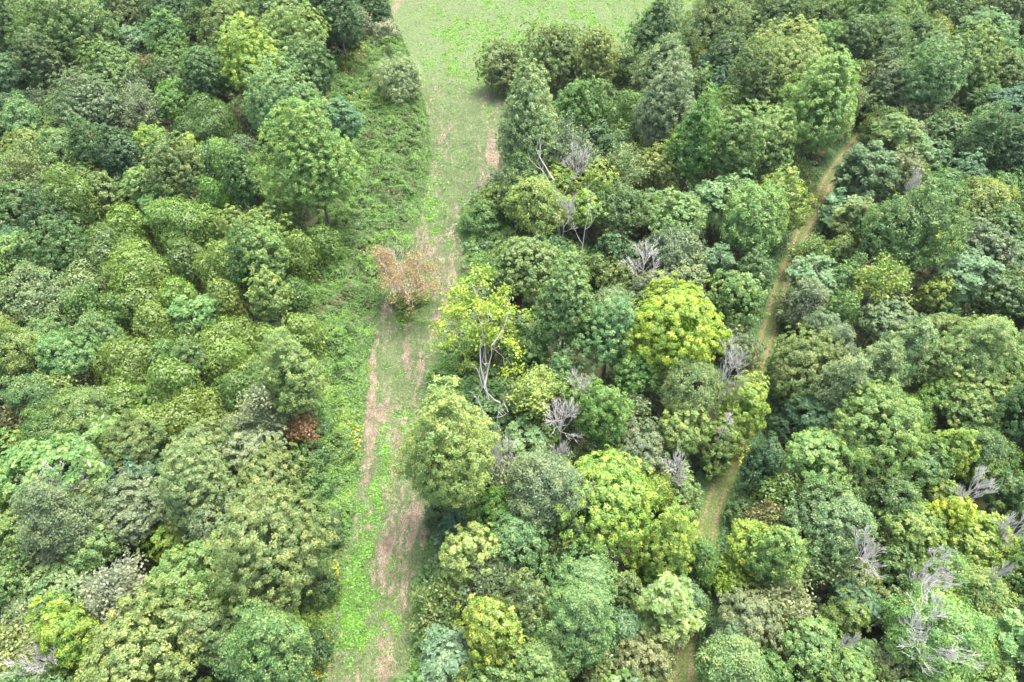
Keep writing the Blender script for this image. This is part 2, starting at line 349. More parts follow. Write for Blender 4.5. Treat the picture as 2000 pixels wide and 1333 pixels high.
STRAW_B = [(815, 1030, 24, 45, .8), (770, 1080, 22, 60, .6), (790, 1140, 22, 40, .5), (730, 640, 18, 50, .7), (725, 740, 18, 70, .55), (830, 680, 30, 40, .3), (880, 480, 26, 40, .6), (850, 540, 25, 40, .4), (970, 310, 16, 45, 1.0), (940, 370, 30, 25, .6), (745, 820, 30, 40, .45), (700, 900, 9, 50, .7), (785, 900, 12, 50, .4), (770, 20, 14, 60, .9), (805, 130, 9, 40, .8), (828, 260, 7, 50, .9), (870, 300, 15, 60, .3), (730, 1300, 20, 40, .5), (810, 1200, 14, 60, .5), (840, 790, 14, 60, .4), (664, 1130, 9, 40, .6), (645, 1280, 14, 60, .6), (780, 1300, 40, 30, .3), (745, 1120, 14, 60, .35), (850, 5, 60, 8, .6), (845, 470, 30, 25, .3), (765, 580, 16, 25, .5), (715, 850, 10, 50, .4), (760, 930, 8, 40, .45), (860, 620, 14, 30, .3)]
def warp(x, y): return x+2.0*(fbm(x, y, 5, 20)-.5)*2, y+3.0*(fbm(x, y, 7, 21)-.5)*2
def clover(x, y):
    wx, wy = warp(x, y)
    n = fbm(x*1.3, y*0.6, 3.2, 3, 4); f = fbm(x, y, 0.7, 8, 2)
    field = np.clip((y-140)/25, 0, 1)*0.06
    return np.clip((n-0.62+blobs(wx, wy, CLOVER_B)*0.5+field*0.7+(f-.5)*0.7)*2.4, 0, 1)
def straw(x, y):
    wx, wy = warp(x, y); n = fbm(x*1.9, y*0.45, 2.6, 30, 4); f = fbm(x*2, y*0.8, 0.8, 33, 2)
    field = np.clip((y-135)/25, 0, 1)*0.12
    s2 = fbm(x*2.6+0.35*y, y*0.3, 2.2, 61, 3); mid = np.clip((112-y)/15, 0, 1)*0.12
    return np.clip((n*0.5+s2*0.5-0.60+blobs(wx, wy, STRAW_B)*0.34-field+mid+(f-.5)*0.5)*2.4, 0, 1)
def strip_mat():
    m, nt = new_mat('mown_grass'); T = NT(nt); tc = T.n('ShaderNodeTexCoord'); oc = tc.outputs['Object']
    mp = T.n('ShaderNodeMapping'); mp.inputs['Scale'].default_value = (1.0, 0.35, 1.0); mp.inputs['Rotation'].default_value = (0, 0, 0.12); T.l(oc, mp.inputs['Vector'])
    a = T.n('ShaderNodeAttribute'); a.attribute_name = 'clover'; b = T.n('ShaderNodeAttribute'); b.attribute_name = 'straw'
    n1 = T.noise(2.2, 6, oc, 0.8); n2 = T.noise(4.0, 5, mp.outputs[0], 0.8); n3 = T.noise(0.35, 3, oc)
    n1 = T.math('ADD', T.math('MULTIPLY', T.math('SUBTRACT', n1, 0.5), 1.8), 0.5, clamp=True); n2 = T.math('ADD', T.math('MULTIPLY', T.math('SUBTRACT', n2, 0.5), 1.8), 0.5, clamp=True)
    g = T.mix(n1, (0.035, 0.07, 0.024), (0.16, 0.215, 0.095)); g = T.mix(T.math('MULTIPLY', n3, 0.8, clamp=True), g, (0.10, 0.145, 0.07))
    s = T.mix(n2, (0.11, 0.088, 0.06), (0.28, 0.225, 0.165)); c = T.mix(n1, (0.05, 0.11, 0.02), (0.12, 0.23, 0.04))
    fs = T.math('MULTIPLY', T.math('ADD', b.outputs['Fac'], T.math('SUBTRACT', n2, 0.5)), 1.2, clamp=True)
    fc = T.math('MULTIPLY', T.math('ADD', a.outputs['Fac'], T.math('SUBTRACT', n1, 0.62)), 1.5, clamp=True)
    col = T.mix(fs, g, s); col = T.mix(T.math('MULTIPLY', fc, 0.8), col, c)
    d = T.n('ShaderNodeBsdfDiffuse'); T.l(col, d.inputs['Color']); bp = T.n('ShaderNodeBump'); bp.inputs['Strength'].default_value = 0.7; bp.inputs['Distance'].default_value = 0.12
    T.l(T.noise(5.0, 5, oc, 0.7), bp.inputs['Height']); T.l(bp.outputs[0], d.inputs['Normal'])
    o = T.n('ShaderNodeOutputMaterial'); T.l(d.outputs[0], o.inputs['Surface']); return m
def floor_mat():
    m, nt = new_mat('leaf_litter'); T = NT(nt); tc = T.n('ShaderNodeTexCoord'); oc = tc.outputs['Object']
    n1 = T.noise(1.2, 5, oc, 0.7); n2 = T.noise(0.15, 3, oc)
    c = T.mix(n1, (0.035, 0.028, 0.02), (0.13, 0.10, 0.075)); c = T.mix(T.math('MULTIPLY', n2, 0.9), c, (0.05, 0.085, 0.03))
    d = T.n('ShaderNodeBsdfDiffuse'); T.l(c, d.inputs['Color']); bp = T.n('ShaderNodeBump'); bp.inputs['Strength'].default_value = 0.8; bp.inputs['Distance'].default_value = 0.2
    T.l(n1, bp.inputs['Height']); T.l(bp.outputs[0], d.inputs['Normal']); o = T.n('ShaderNodeOutputMaterial'); T.l(d.outputs[0], o.inputs['Surface']); return m
def lane_mat():
    m, nt = new_mat('dirt_lane'); T = NT(nt); tc = T.n('ShaderNodeTexCoord'); oc = tc.outputs['Object']
    a = T.n('ShaderNodeAttribute'); a.attribute_name = 'rut'; n1 = T.noise(4.0, 5, oc, 0.7); n2 = T.noise(0.5, 3, oc)
    n1 = T.math('ADD', T.math('MULTIPLY', T.math('SUBTRACT', n1, 0.5), 1.7), 0.5, clamp=True)
    g = T.mix(n1, (0.035, 0.065, 0.018), (0.13, 0.17, 0.06)); s = T.mix(n1, (0.09, 0.06, 0.045), (0.30, 0.21, 0.165))
    f = T.math('MULTIPLY', T.math('ADD', a.outputs['Fac'], T.math('ADD', T.math('MULTIPLY', T.math('SUBTRACT', n1, 0.5), 1.3), T.math('SUBTRACT', n2, 0.72))), 1.3, clamp=True)
    c = T.mix(f, g, s); d = T.n('ShaderNodeBsdfDiffuse'); T.l(c, d.inputs['Color'])
    bp = T.n('ShaderNodeBump'); bp.inputs['Strength'].default_value = 0.6; bp.inputs['Distance'].default_value = 0.1; T.l(n1, bp.inputs['Height']); T.l(bp.outputs[0], d.inputs['Normal'])
    o = T.n('ShaderNodeOutputMaterial'); T.l(d.outputs[0], o.inputs['Surface']); return m
fm = mesh_np('forest_floor', np.array([[-900, -500, 0], [900, -500, 0], [900, 1500, 0], [-900, 1500, 0.]]), np.array([[0, 1, 2, 3]]), floor_mat())
link('forest_floor', fm, kind='structure', label='dark leaf litter and soil under the trees')
in_strip = lambda x, y: inpoly(x+0.9*(vnoise(x, y, 2.0, 50)-.5), y+1.2*(vnoise(x, y, 2.0, 51)-.5), STRIP)
grid_sheet('mown_strip', in_strip, 0.25, 0.03, strip_mat(), lambda x, y: {'clover': clover(x, y), 'straw': straw(x, y)}, -40, 75, 0, 230,
           zf=lambda x, y: 0.06*vnoise(x, y, 3, 60), kind='structure', label='mown grass strip opening into a field at the top')
def lane_attr(x, y):
    d, s = lane_dist(x, y); d = d*s
    gy = np.interp(y, [20, 60, 85], [0.75, 0.6, 1.0])
    return {'rut': gy*(np.clip(1-np.abs(d-0.75)/0.45, 0, 1)*0.75+np.clip(1-np.abs(d+0.75)/0.40, 0, 1)*0.75+np.clip(1-np.abs(d)/1.6, 0, 1)*0.28)}
grid_sheet('farm_lane', lambda x, y: (lane_dist(x, y)[0]+0.8*(vnoise(x, y, 1.5, 77)-.5) < 2.3) & ~inpoly(x, y, STRIP), 0.2, 0.04, lane_mat(), lane_attr, 10, 90, 0, 160,
           zf=lambda x, y: 0.05*vnoise(x, y, 3, 60), kind='structure', label='two-rut dirt and grass lane through the wood')

# ---------------------------------------------------------------- ground cover (nobody could count it)
def cover_mat(name, stops, gscale=0.25, flower=None):
    m, nt = new_mat(name); T = NT(nt); tc = T.n('ShaderNodeTexCoord'); oc = tc.outputs['Object']; ge = T.n('ShaderNodeNewGeometry')
    r = ge.outputs['Random Per Island']; n = T.noise(gscale, 4, oc, 0.6)
    cr = T.n('ShaderNodeValToRGB'); f = T.math('ADD', T.math('MULTIPLY', T.math('SUBTRACT', n, 0.5), 1.7), T.math('ADD', T.math('MULTIPLY', r, 0.35), 0.32)); T.l(f, cr.inputs['Fac'])
    els = cr.color_ramp.elements; els[0].position = stops[0][0]; els[0].color = (*stops[0][1], 1); els[1].position = stops[-1][0]; els[1].color = (*stops[-1][1], 1)
    for p, c in stops[1:-1]: e = els.new(p); e.color = (*c, 1)
    r2 = T.math('FRACT', T.math('MULTIPLY', r, 37.0)); hs = T.n('ShaderNodeHueSaturation'); T.l(T.math('ADD', T.math('MULTIPLY', r2, 0.7), 0.6), hs.inputs['Value']); T.l(cr.outputs[0], hs.inputs['Color'])
    leaf_shader(T, hs.outputs['Color'], 0.38, 0.025); return m
G = np.random.default_rng(11)
def scatter(poly_fn, box, n):
    x = G.uniform(box[0], box[1], n); y = G.uniform(box[2], box[3], n); k = poly_fn(x, y); return x[k], y[k]
def tufts(x, y, z, per, spread, leaf, rng, updroop=0.3, asp=2.2):
    n = len(x); ids = np.repeat(np.arange(n), per); a = rng.uniform(0, 2*math.pi, n*per); s = rng.uniform(0.15, 1, n*per)
    P = np.stack([x[ids]+np.cos(a)*s*spread, y[ids]+np.sin(a)*s*spread, z[ids]-s*s*spread*updroop], 1)
    Tn = np.stack([np.cos(a), np.sin(a), -0.5*s], 1); N = np.stack([-np.cos(a)*-.35, np.sin(a)*.35, np.ones(n*per)], 1)+rng.normal(size=P.shape)*0.3
    return leaves(P, N, leaf*rng.uniform(0.7, 1.3, n*per), rng, asp, Tn)
def poly_dist(x, y, poly):
    best = np.full(np.shape(x), 1e9)
    for i in range(len(poly)):
        a = np.array(poly[i]); b = np.array(poly[(i+1) % len(poly)]); d = b-a; t = np.clip(((x-a[0])*d[0]+(y-a[1])*d[1])/max(d @ d, 1e-9), 0, 1)
        best = np.minimum(best, np.hypot(x-a[0]-t*d[0], y-a[1]-t*d[1]))
    return best
def brush_h(x, y):
    e = np.clip(poly_dist(x, y, STRIP)/2.6+0.5*(vnoise(x, y, 1.7, 49)-.3), 0.1, 1)
    return (0.2+3.4*fbm(x, y, 2.6, 40, 3)**1.9+1.0*vnoise(x, y, 0.8, 45))*e
def in_brush(x, y):
    d, s = lane_dist(x, y)
    return (inpoly(x, y, BRUSH) | inpoly(x, y, BRUSH_R) | inpoly(x, y, BRUSH_R2) | inpoly(x, y, BRUSH_R3)) & (d > 2.2)
def feather(x, y):   # lower brush near the mown edge
    return brush_h(x, y)
bx, by = scatter(in_brush, (-55, 40, 10, 190), 560000)
keep = vnoise(bx, by, 1.3, 48)+0.25*G.random(len(bx)) > 0.22; bx, by = bx[keep], by[keep]
bh = brush_h(bx, by); V, F = tufts(bx, by, bh+0.3*G.random(len(bx)), 8, 0.36, 0.125, G, 0.6)
BR = cover_mat('bramble_leaves', [(0.0, (0.16, 0.09, 0.055)), (0.16, (0.15, 0.18, 0.055)), (0.38, (0.08, 0.18, 0.04)), (0.60, (0.125, 0.26, 0.045)), (0.86, (0.22, 0.35, 0.06)), (1.0, (0.36, 0.44, 0.10))])
link('brambles', mesh_np('brambles', V, F, BR), kind='stuff', label='knee-high tangle of green brambles and weeds edging the mown strip', category='brambles')
# dark green ivy-like cover on the bank right of the lane
def in_bank(x, y):
    d, s = lane_dist(x, y); return (d > 1.55) & (d < 5.2) & ~inpoly(x, y, STRIP) & ((s > 0) | (d < 3.2))
bx, by = scatter(in_bank, (10, 95, 5, 150), 260000)
V, F = tufts(bx, by, (0.2+1.0*fbm(bx, by, 2.5, 90)*np.clip((lane_dist(bx, by)[0]-1.5)/2, 0, 1)), 6, 0.3, 0.14, G)
BK = cover_mat('bank_leaves', [(0.0, (0.06, 0.12, 0.045)), (0.5, (0.08, 0.18, 0.055)), (0.9, (0.13, 0.26, 0.07)), (1.0, (0.17, 0.27, 0.07))])
link('bank_cover', mesh_np('bank_cover', V, F, BK), kind='stuff', label='low dark green ground cover along the dirt lane', category='ground cover')
# undergrowth in the woods
def in_wood(x, y):
    d, s = lane_dist(x, y); return ~inpoly(x, y, STRIP) & (d > 3.6) & ~inpoly(x, y, BRUSH)
ux, uy = scatter(in_wood, (-150, 150, 5, 210), 60000)
uh = 0.3+4.5*fbm(ux, uy, 5.5, 70)**1.8
V, F = tufts(ux, uy, uh, 7, 0.75, 0.34, G, asp=1.8)
UG = cover_mat('undergrowth_leaves', [(0.0, (0.12, 0.09, 0.055)), (0.25, (0.07, 0.13, 0.045)), (0.6, (0.09, 0.18, 0.06)), (1.0, (0.14, 0.23, 0.08))], 0.12)
link('undergrowth', mesh_np('undergrowth', V, F, UG), kind='stuff', label='shaded leafy undergrowth filling the gaps beneath the trees', category='undergrowth')
# clover, cut straw and grass blades on the strip
def two_scales(n_far, n_near):
    x0, y0 = scatter(in_strip, (-40, 75, 8, 215), n_far); x1, y1 = scatter(in_strip, (-32, 30, 8, 150), n_near)
    k = G.random(len(x1)) < np.clip((150-y1)/70, 0, 1); x1, y1 = x1[k], y1[k]
    return np.concatenate([x0, x1]), np.concatenate([y0, y1])
cx, cy = two_scales(750000, 900000)
c = clover(cx, cy); k = G.random(len(cx)) < c**1.3*np.interp(cy, [80, 125], [0.8, 0.3]); cx, cy = cx[k], cy[k]
n = len(cx); z = 0.10+0.18*G.random(n)
V, F = leaves(np.stack([cx, cy, z], 1), G.normal(size=(n, 3))*0.35+np.array([0, 0, 1]), np.interp(cy, [70, 130], [0.17, 0.30])*G.uniform(0.6, 1.4, n), G, 1.1)
CV = cover_mat('clover_leaves', [(0.0, (0.05, 0.13, 0.02)), (0.5, (0.13, 0.33, 0.03)), (1.0, (0.21, 0.43, 0.05))], 0.6)
link('clover', mesh_np('clover', V, F, CV), kind='stuff', label='bright green clover patches in the mown strip', category='clover')
cx, cy = two_scales(420000, 1300000)
n = len(cx); st = straw(cx, cy)+0.5*(G.random(n)-0.5)
def blades(x, y, wd):
    n = len(x); Nn = G.normal(size=(n, 3)); Nn[:, :2] *= 0.45; Nn[:, 2] = 1.0
    Tn = np.stack([G.normal(size=n)*0.7+0.15, G.normal(size=n)*1.3, G.uniform(-0.1, 0.3, n)], 1); return leaves(np.stack([x, y, np.full(n, 0.12)], 1), Nn, wd*np.interp(y, [80, 130], [1, 1.3])*G.uniform(0.6, 1.4, n), G, 5.0, Tn)
V, F = blades(cx[st > 0.36], cy[st > 0.36], 0.062)
ST = cover_mat('straw_blades', [(0.0, (0.15, 0.12, 0.085)), (0.5, (0.32, 0.265, 0.195)), (1.0, (0.54, 0.48, 0.38))], 0.5)
link('cut_straw', mesh_np('cut_straw', V, F, ST), kind='stuff', label='dry tan cut straw lying in patches on the mown strip', category='straw')
gm = (st <= 0.36) & (G.random(n) < 0.7)
V, F = blades(cx[gm], cy[gm], 0.06)
GR = cover_mat('grass_blades', [(0.0, (0.07, 0.12, 0.035)), (0.5, (0.14, 0.20, 0.075)), (1.0, (0.24, 0.29, 0.14))], 0.4)
link('short_grass', mesh_np('short_grass', V, F, GR), kind='stuff', label='short green grass of the mown strip and field', category='grass')
# goldenrod flowers in the brush
fx = []; fy = []
for px, py, rx, ry, n in [(690, 110, 30, 18, 260), (675, 150, 20, 15, 120), (600, 1320, 30, 40, 340), (630, 1265, 16, 22, 130), (655, 1150, 10, 40, 80), (1445, 905, 22, 22, 130), (700, 215, 30, 30, 60), (700, 860, 12, 30, 60)]:
    cpt = unproj(px, py); ex = abs(unproj(px+rx, py)[0]-cpt[0]); ey = abs(unproj(px, py-ry)[1]-cpt[1]); fx.append(G.normal(size=n)*ex*0.6+cpt[0]); fy.append(G.normal(size=n)*ey*0.6+cpt[1])
fx = np.concatenate(fx); fy = np.concatenate(fy); k = G.random(len(fx)) < 0.6; fx, fy = fx[k], fy[k]; n = len(fx)
V, F = tufts(fx, fy, brush_h(fx, fy)+0.35+0.3*G.random(n), 7, 0.17, 0.10, G, asp=1.2)
FL = cover_mat('goldenrod_flowers', [(0.0, (0.42, 0.40, 0.02)), (1.0, (0.70, 0.64, 0.04))])
link('goldenrod_flowers', mesh_np('goldenrod_flowers', V, F, FL), kind='stuff', label='yellow goldenrod flowers scattered through the brush', category='wildflowers')

# ---------------------------------------------------------------- the trees, one line each: x, y, width, height in the photograph, kind, colour, [label words]
PAL = {   # colour as it reads in daylight, and its name
 'lime': ((180, 222, 56), 'lime yellow'), 'ylime': ((162, 206, 76), 'bright yellow-green'), 'ygreen': ((152, 188, 84), 'yellowish green'),
 'light': ((140, 186, 96), 'light green'), 'bright': ((116, 174, 70), 'fresh green'), 'green': ((108, 156, 76), 'mid green'), 'dark': ((88, 136, 74), 'dark green'),
 'mint': ((132, 184, 106), 'minty green'), 'pale': ((146, 184, 114), 'pale green'), 'blue': ((112, 164, 108), 'blue-green'), 'pblue': ((130, 180, 124), 'pale blue-green'), 'dblue': ((86, 138, 98), 'dark blue-green'),
 'olive': ((126, 164, 80), 'olive green'), 'dolive': ((108, 146, 74), 'dark olive'), 'lolive': ((148, 184, 96), 'light olive'), 'grey': ((136, 168, 114), 'grey-green'), 'dgrey': ((114, 142, 98), 'dull grey-green'),
 'silver': ((160, 182, 140), 'silvery grey-green'), 'tan': ((146, 172, 108), 'tan-tinged'), 'brown': ((134, 146, 88), 'brownish'), 'orange': ((176, 146, 100), 'brown'), 'yellow': ((176, 216, 104), 'yellow'), 'vine': ((140, 182, 80), 'leafy light green'), 'dvine': ((112, 156, 72), 'leafy green')}
FORM = {'R': ('broadleaf_tree', 'round-crowned tree', 'tree'), 'T': ('tall_tree', 'tall egg-crowned tree', 'tree'), 'W': ('fine_leaved_tree', 'soft fine-leaved tree', 'tree'), 'V': ('vine_covered_tree', 'tree smothered in vines', 'vine-covered tree'),
        'S': ('sumac_tree', 'feathery-fronded sumac', 'sumac'), 'A': ('thin_tree', 'thinning bare-twigged tree', 'tree'), 'D': ('dead_tree', 'leafless dead tree', 'dead tree'), 'B': ('shrub', 'low shrub', 'shrub'), 'P': ('seeding_tree', 'tan-speckled tree', 'tree'),
        'Y': ('pale_trunk_tree', 'open pale-trunked tree', 'tree'), 'O': ('withering_tree', 'half-bare withering tree', 'tree')}
LIST = """128 62 135 115 R olive;200 88 72 85 R green;80 128 82 120 R dolive;12 55 60 110 T green;50 25 60 60 R olive;200 15 42 42 S blue;250 25 80 60 R dolive;335 30 95 70 R dark;440 15 110 55 T green
265 88 62 55 S pblue;275 58 42 42 R ygreen;333 80 65 72 T mint;225 98 52 36 R light;218 140 92 62 R light;280 135 40 46 A brown;178 205 120 105 P grey;277 200 82 100 Y grey;345 118 60 50 R bright;325 152 60 50 W green
400 150 85 112 R green;450 65 88 84 T light;398 225 92 75 V green;332 205 62 66 R bright;20 150 50 76 S blue;48 195 36 40 S blue;20 215 46 46 R dark;47 240 66 48 W mint;78 205 42 60 A dgrey;55 285 66 56 R ygreen;118 288 66 70 W mint
172 292 62 90 T green;237 305 76 110 R dark;290 290 58 68 R ylime;348 335 88 108 R olive;280 365 62 72 S light;320 405 62 42 S mint;240 368 42 50 S blue;440 325 50 150 V vine;472 350 58 112 R green;50 335 105 95 A olive;35 400 88 90 R green
145 385 66 130 V vine;112 420 72 62 V vine;200 380 62 76 R olive;245 432 72 50 V vine;345 428 90 44 V vine;405 430 70 60 V vine;508 365 46 60 R ygreen;492 125 116 122 R ylime;572 72 112 90 R light;605 150 86 112 R green
545 215 126 132 R mint;618 228 62 66 T light;612 325 142 172 T light;550 412 62 80 V dvine;668 240 56 82 S blue;785 165 90 96 B grey;753 65 38 38 B silver;662 40 78 92 T dark;620 30 60 100 T dark;735 18 60 50 R dark;505 22 70 60 R dark;560 12 60 50 R green
985 130 88 76 R olive;1032 262 112 205 T pale;1085 108 124 112 R olive;1165 118 78 118 R ygreen;1215 128 52 60 R green;1280 64 96 108 T green;1300 128 102 90 T pale;1405 46 122 96 W olive;1462 62 82 76 R olive;1368 68 42 46 S dblue;1425 118 72 82 R dark
1396 132 46 46 S blue;1358 110 34 46 A ygreen;1386 150 42 46 R light;1130 218 112 106 R bright;1222 216 72 82 V dvine;1300 218 100 132 T grey;1360 172 46 50 R green;1350 292 78 142 T bright;1428 292 98 150 R light;1420 206 92 62 V vine;1470 172 82 122 R olive
1500 290 84 112 R lolive;1110 292 96 108 A grey;1222 336 86 96 A pale;1292 328 82 84 R ygreen;1220 276 56 52 R green;1095 354 60 46 R ylime;1036 402 88 110 W ygreen;1150 416 62 72 R ylime;1210 412 82 66 W green;1330 426 102 92 R light;1402 398 98 76 S mint
1475 442 104 122 W light;1540 138 138 130 R lolive;1602 216 112 170 T light;1662 206 38 72 A tan;1528 228 42 38 A brown;1590 92 82 86 R bright;1530 30 92 62 R dolive;1612 20 72 52 W olive;1666 88 82 110 R green;1722 86 76 106 W green
1700 15 92 52 T light;1776 22 66 52 T light;1786 76 72 82 W green;1846 26 76 60 R olive;1925 72 86 86 S mint;1962 20 92 52 R dolive;1830 66 52 38 W ygreen;1886 132 82 116 R light;1816 162 86 124 R mint;1906 196 62 62 R green;1742 160 82 62 P grey
1665 150 72 36 A lolive;1712 206 76 54 R green;1786 212 66 56 P tan;1722 256 76 70 W olive;1786 266 62 56 P tan;1848 262 72 62 R green;1910 286 64 105 W green;1966 142 72 76 R olive;1966 216 76 62 S dblue;1976 302 72 110 R dark;1682 346 96 118 S blue
1758 346 64 82 P tan;1822 302 62 48 S blue;1838 376 86 100 V green;1920 394 86 86 W ygreen;1962 362 62 60 R green;1770 450 130 150 W green;1650 422 76 62 S pblue;1560 346 76 76 A lolive;1512 368 50 50 R ygreen;1962 442 76 62 R green
25 500 76 82 W light;118 500 102 92 R green;205 482 92 62 V dvine;165 536 82 62 V pale;262 526 100 76 V vine;345 574 72 62 V vine;272 588 78 46 V vine;296 625 76 62 V vine;360 500 76 72 V dvine;430 506 82 86 V vine;436 582 66 82 V vine;490 512 66 110 R green
226 602 72 76 V dvine;70 585 102 112 W pale;160 602 72 86 A green;12 602 52 62 R dark;30 690 82 112 W ygreen;95 664 72 60 T mint;124 702 92 52 T mint;110 746 82 76 A lolive;235 702 96 66 V vine;248 742 70 50 V vine;385 610 66 58 S mint
446 656 92 82 V vine;376 650 60 62 V dvine;322 652 52 46 V vine;320 694 72 52 V dvine;332 756 86 108 V vine;374 796 96 82 V vine;456 704 92 60 V vine;462 762 92 90 V dvine;247 782 78 76 V vine;295 786 38 46 R bright;68 776 76 90 W mint;160 806 96 76 W light
94 848 82 70 W green;166 862 86 60 S light;288 830 96 52 V ygreen;256 876 100 60 R olive;22 870 62 62 R light;32 826 72 52 A brown;382 886 106 92 P pale;500 882 92 70 P silver;462 835 60 50 W grey;10 766 40 50 R dark
520 510 72 120 R light;586 490 62 82 V vine;632 470 70 52 V dvine;574 566 56 46 V dvine;586 646 76 76 V vine;520 662 66 56 V vine;580 736 102 130 T lolive;510 728 62 56 W green;520 802 82 110 Y grey;592 838 42 46 A orange;622 842 50 60 B green
1026 520 122 122 R light;1106 602 96 172 R light;1036 684 72 66 R green;1192 650 102 132 R mint;1318 640 165 152 R lime;1240 726 86 86 R bright;1352 756 116 120 W olive;1440 586 102 112 R light;1336 542 76 72 P tan;1120 496 52 46 V dvine;1165 530 38 70 V dvine
1206 546 62 66 R olive;1200 596 70 56 W grey;1320 490 90 92 W grey;1392 520 46 70 S blue;1436 682 82 72 P grey;1452 802 82 112 R ylime;1172 812 84 122 R bright;1095 724 60 50 T mint;1045 765 82 84 Y yellow;1406 866 86 92 R light;1326 842 82 90 R ygreen
1246 872 86 82 P grey;1235 802 62 62 A grey;1170 892 62 50 R green;1030 866 72 60 S mint;1200 908 66 42 R ygreen;975 930 70 70 A grey;925 720 46 60 B ylime;960 770 90 60 S green;1005 785 60 50 S mint;1010 730 60 60 R bright
1580 500 76 66 A lolive;1645 490 48 48 T light;1596 546 68 50 S pblue;1652 546 62 72 W mint;1643 610 50 84 V dvine;1576 602 82 82 W grey;1722 562 98 110 A ygreen;1850 488 66 60 R ylime;1888 546 82 92 S pblue;1826 576 54 62 R ylime;1920 480 92 72 P grey
1966 582 86 92 R dolive;1980 502 62 60 S blue;1846 606 46 46 R green;1736 628 82 72 R grey;1846 652 86 60 R olive;1930 656 82 60 A ygreen;1766 692 62 102 T pale;1725 702 52 60 A grey;1900 702 116 126 T light;1558 716 122 142 R lolive;1636 686 56 72 W grey
1640 762 72 110 W pale;1590 802 72 62 S blue;1722 832 150 162 R light;1812 722 66 72 T green;1856 776 82 60 R bright;1908 802 102 102 R light;1976 812 66 120 R green;1858 882 62 76 R ylime;1926 882 82 60 W green;1590 892 112 92 R light;1535 832 60 60 B dark;1985 702 50 70 R dark
105 926 140 110 S light;15 950 56 82 R ylime;236 936 86 52 S dblue;50 976 52 62 R olive;36 1030 86 82 R lolive;40 1096 78 60 A dolive;126 1034 100 130 W grey;165 986 86 50 W pale;176 1056 112 106 R light;262 1006 122 116 R grey;326 966 70 70 W pale;392 966 110 148 R pale
338 1056 66 62 R ylime;420 1042 76 130 P grey;540 1075 172 205 R lolive;236 1166 122 140 Y silver;356 1152 150 122 R light;142 1246 96 130 R ylime;20 1156 56 76 R light;116 1150 102 60 R pale;56 1202 82 72 W grey;36 1276 112 110 A tan;266 1292 200 132 R lolive;406 1236 92 110 R pale;466 1172 76 60 R bright;472 1272 112 120 T mint
520 926 102 82 P lolive;620 960 46 52 B green;590 966 42 42 R olive;622 1150 66 110 B green;632 1040 50 70 B dark;545 1262 110 140 T mint;568 1226 42 50 R ylime;606 1265 66 86 B dark;876 895 168 205 T lolive;910 1086 94 106 R lolive;1004 1056 96 106 T mint;872 1186 122 120 A lolive;960 1142 112 100 A dgrey
872 1290 82 78 S pblue;966 1230 102 120 R ylime;906 1312 70 50 R ygreen;970 990 82 46 R bright;856 1012 40 70 B dark;888 1030 32 32 S dblue;1060 962 126 150 W grey;1190 976 165 142 R ylime;1120 1042 92 92 A olive;1296 1082 122 132 R ylime;1290 962 62 60 W ylime;1326 966 76 82 R light
1200 898 60 50 R green;1270 898 70 46 P grey;1146 1140 120 92 T mint;1136 1232 122 140 T mint;1220 1150 52 62 R olive;1290 1192 96 106 S light;1350 1180 60 62 W pblue;1366 1095 56 100 W green;1216 1226 70 72 W pblue;1250 1292 130 110 P tan;1165 1312 70 50 A tan;1056 1296 130 120 T light;1030 1200 86 110 R olive
1430 1130 82 82 Y ylime;1466 1206 96 100 P tan;1466 1056 82 72 R ylime;1440 1312 112 70 W light;1400 1270 60 60 B dark;1432 1250 36 46 S blue;1512 1092 76 100 R light;1590 952 66 50 T mint;1662 950 72 50 R olive;1640 1026 126 112 T pale;1740 972 92 92 T green;1786 1032 100 82 R ygreen
1850 1016 62 82 R lime;1912 1056 106 112 R ylime;1830 966 62 48 R ygreen;1800 912 92 70 R green;1916 916 56 60 R ylime;1970 966 72 82 R green;1590 1096 92 100 A dolive;1680 1130 72 70 P tan;1750 1116 82 56 R green;1840 1132 92 60 W light;1920 1166 96 102 W lolive;1985 1122 62 140 R olive
1540 1180 96 82 A tan;1652 1210 56 66 R olive;1672 1166 60 60 S blue;1586 1266 102 110 R light;1690 1280 52 50 S mint;1830 1250 150 90 W light;1920 1290 76 82 T light;1976 1256 62 82 S mint;1750 1302 86 90 P tan;1840 1318 100 60 T light;1660 1318 100 60 R light;1510 1312 72 72 R green;1745 1190 72 60 P tan;1836 1172 82 50 R ylime
1490 900 60 80 R dark;1520 960 70 80 V dvine;1500 1010 60 60 A brown;1545 1030 60 60 R dark;1450 1010 60 50 B green;995 560 60 70 R green;940 430 60 60 B green;965 395 60 50 B olive;650 880 50 70 B dvine;610 900 60 60 B green;1060 860 60 60 R green;1090 930 60 50 B dark;860 740 36 50 B bright"""
DEADS = """1103 405 54 74 D;1128 300 62 60 D;1262 500 82 84 D;1425 760 76 112 D;1440 690 70 60 D;1422 815 34 30 D;1100 800 88 92 D;1145 745 68 64 D;1092 880 46 62 D;975 890 78 110 D;1910 945 62 70 D;1975 1035 56 72 D;1705 1070 78 72 D;1842 1082 44 42 D;1825 1122 74 48 D
1820 1240 150 84 D;98 935 90 90 D;1672 1245 26 30 D;1966 1110 30 36 D;1325 905 56 70 D;60 1285 84 76 D;1790 350 30 46 D"""
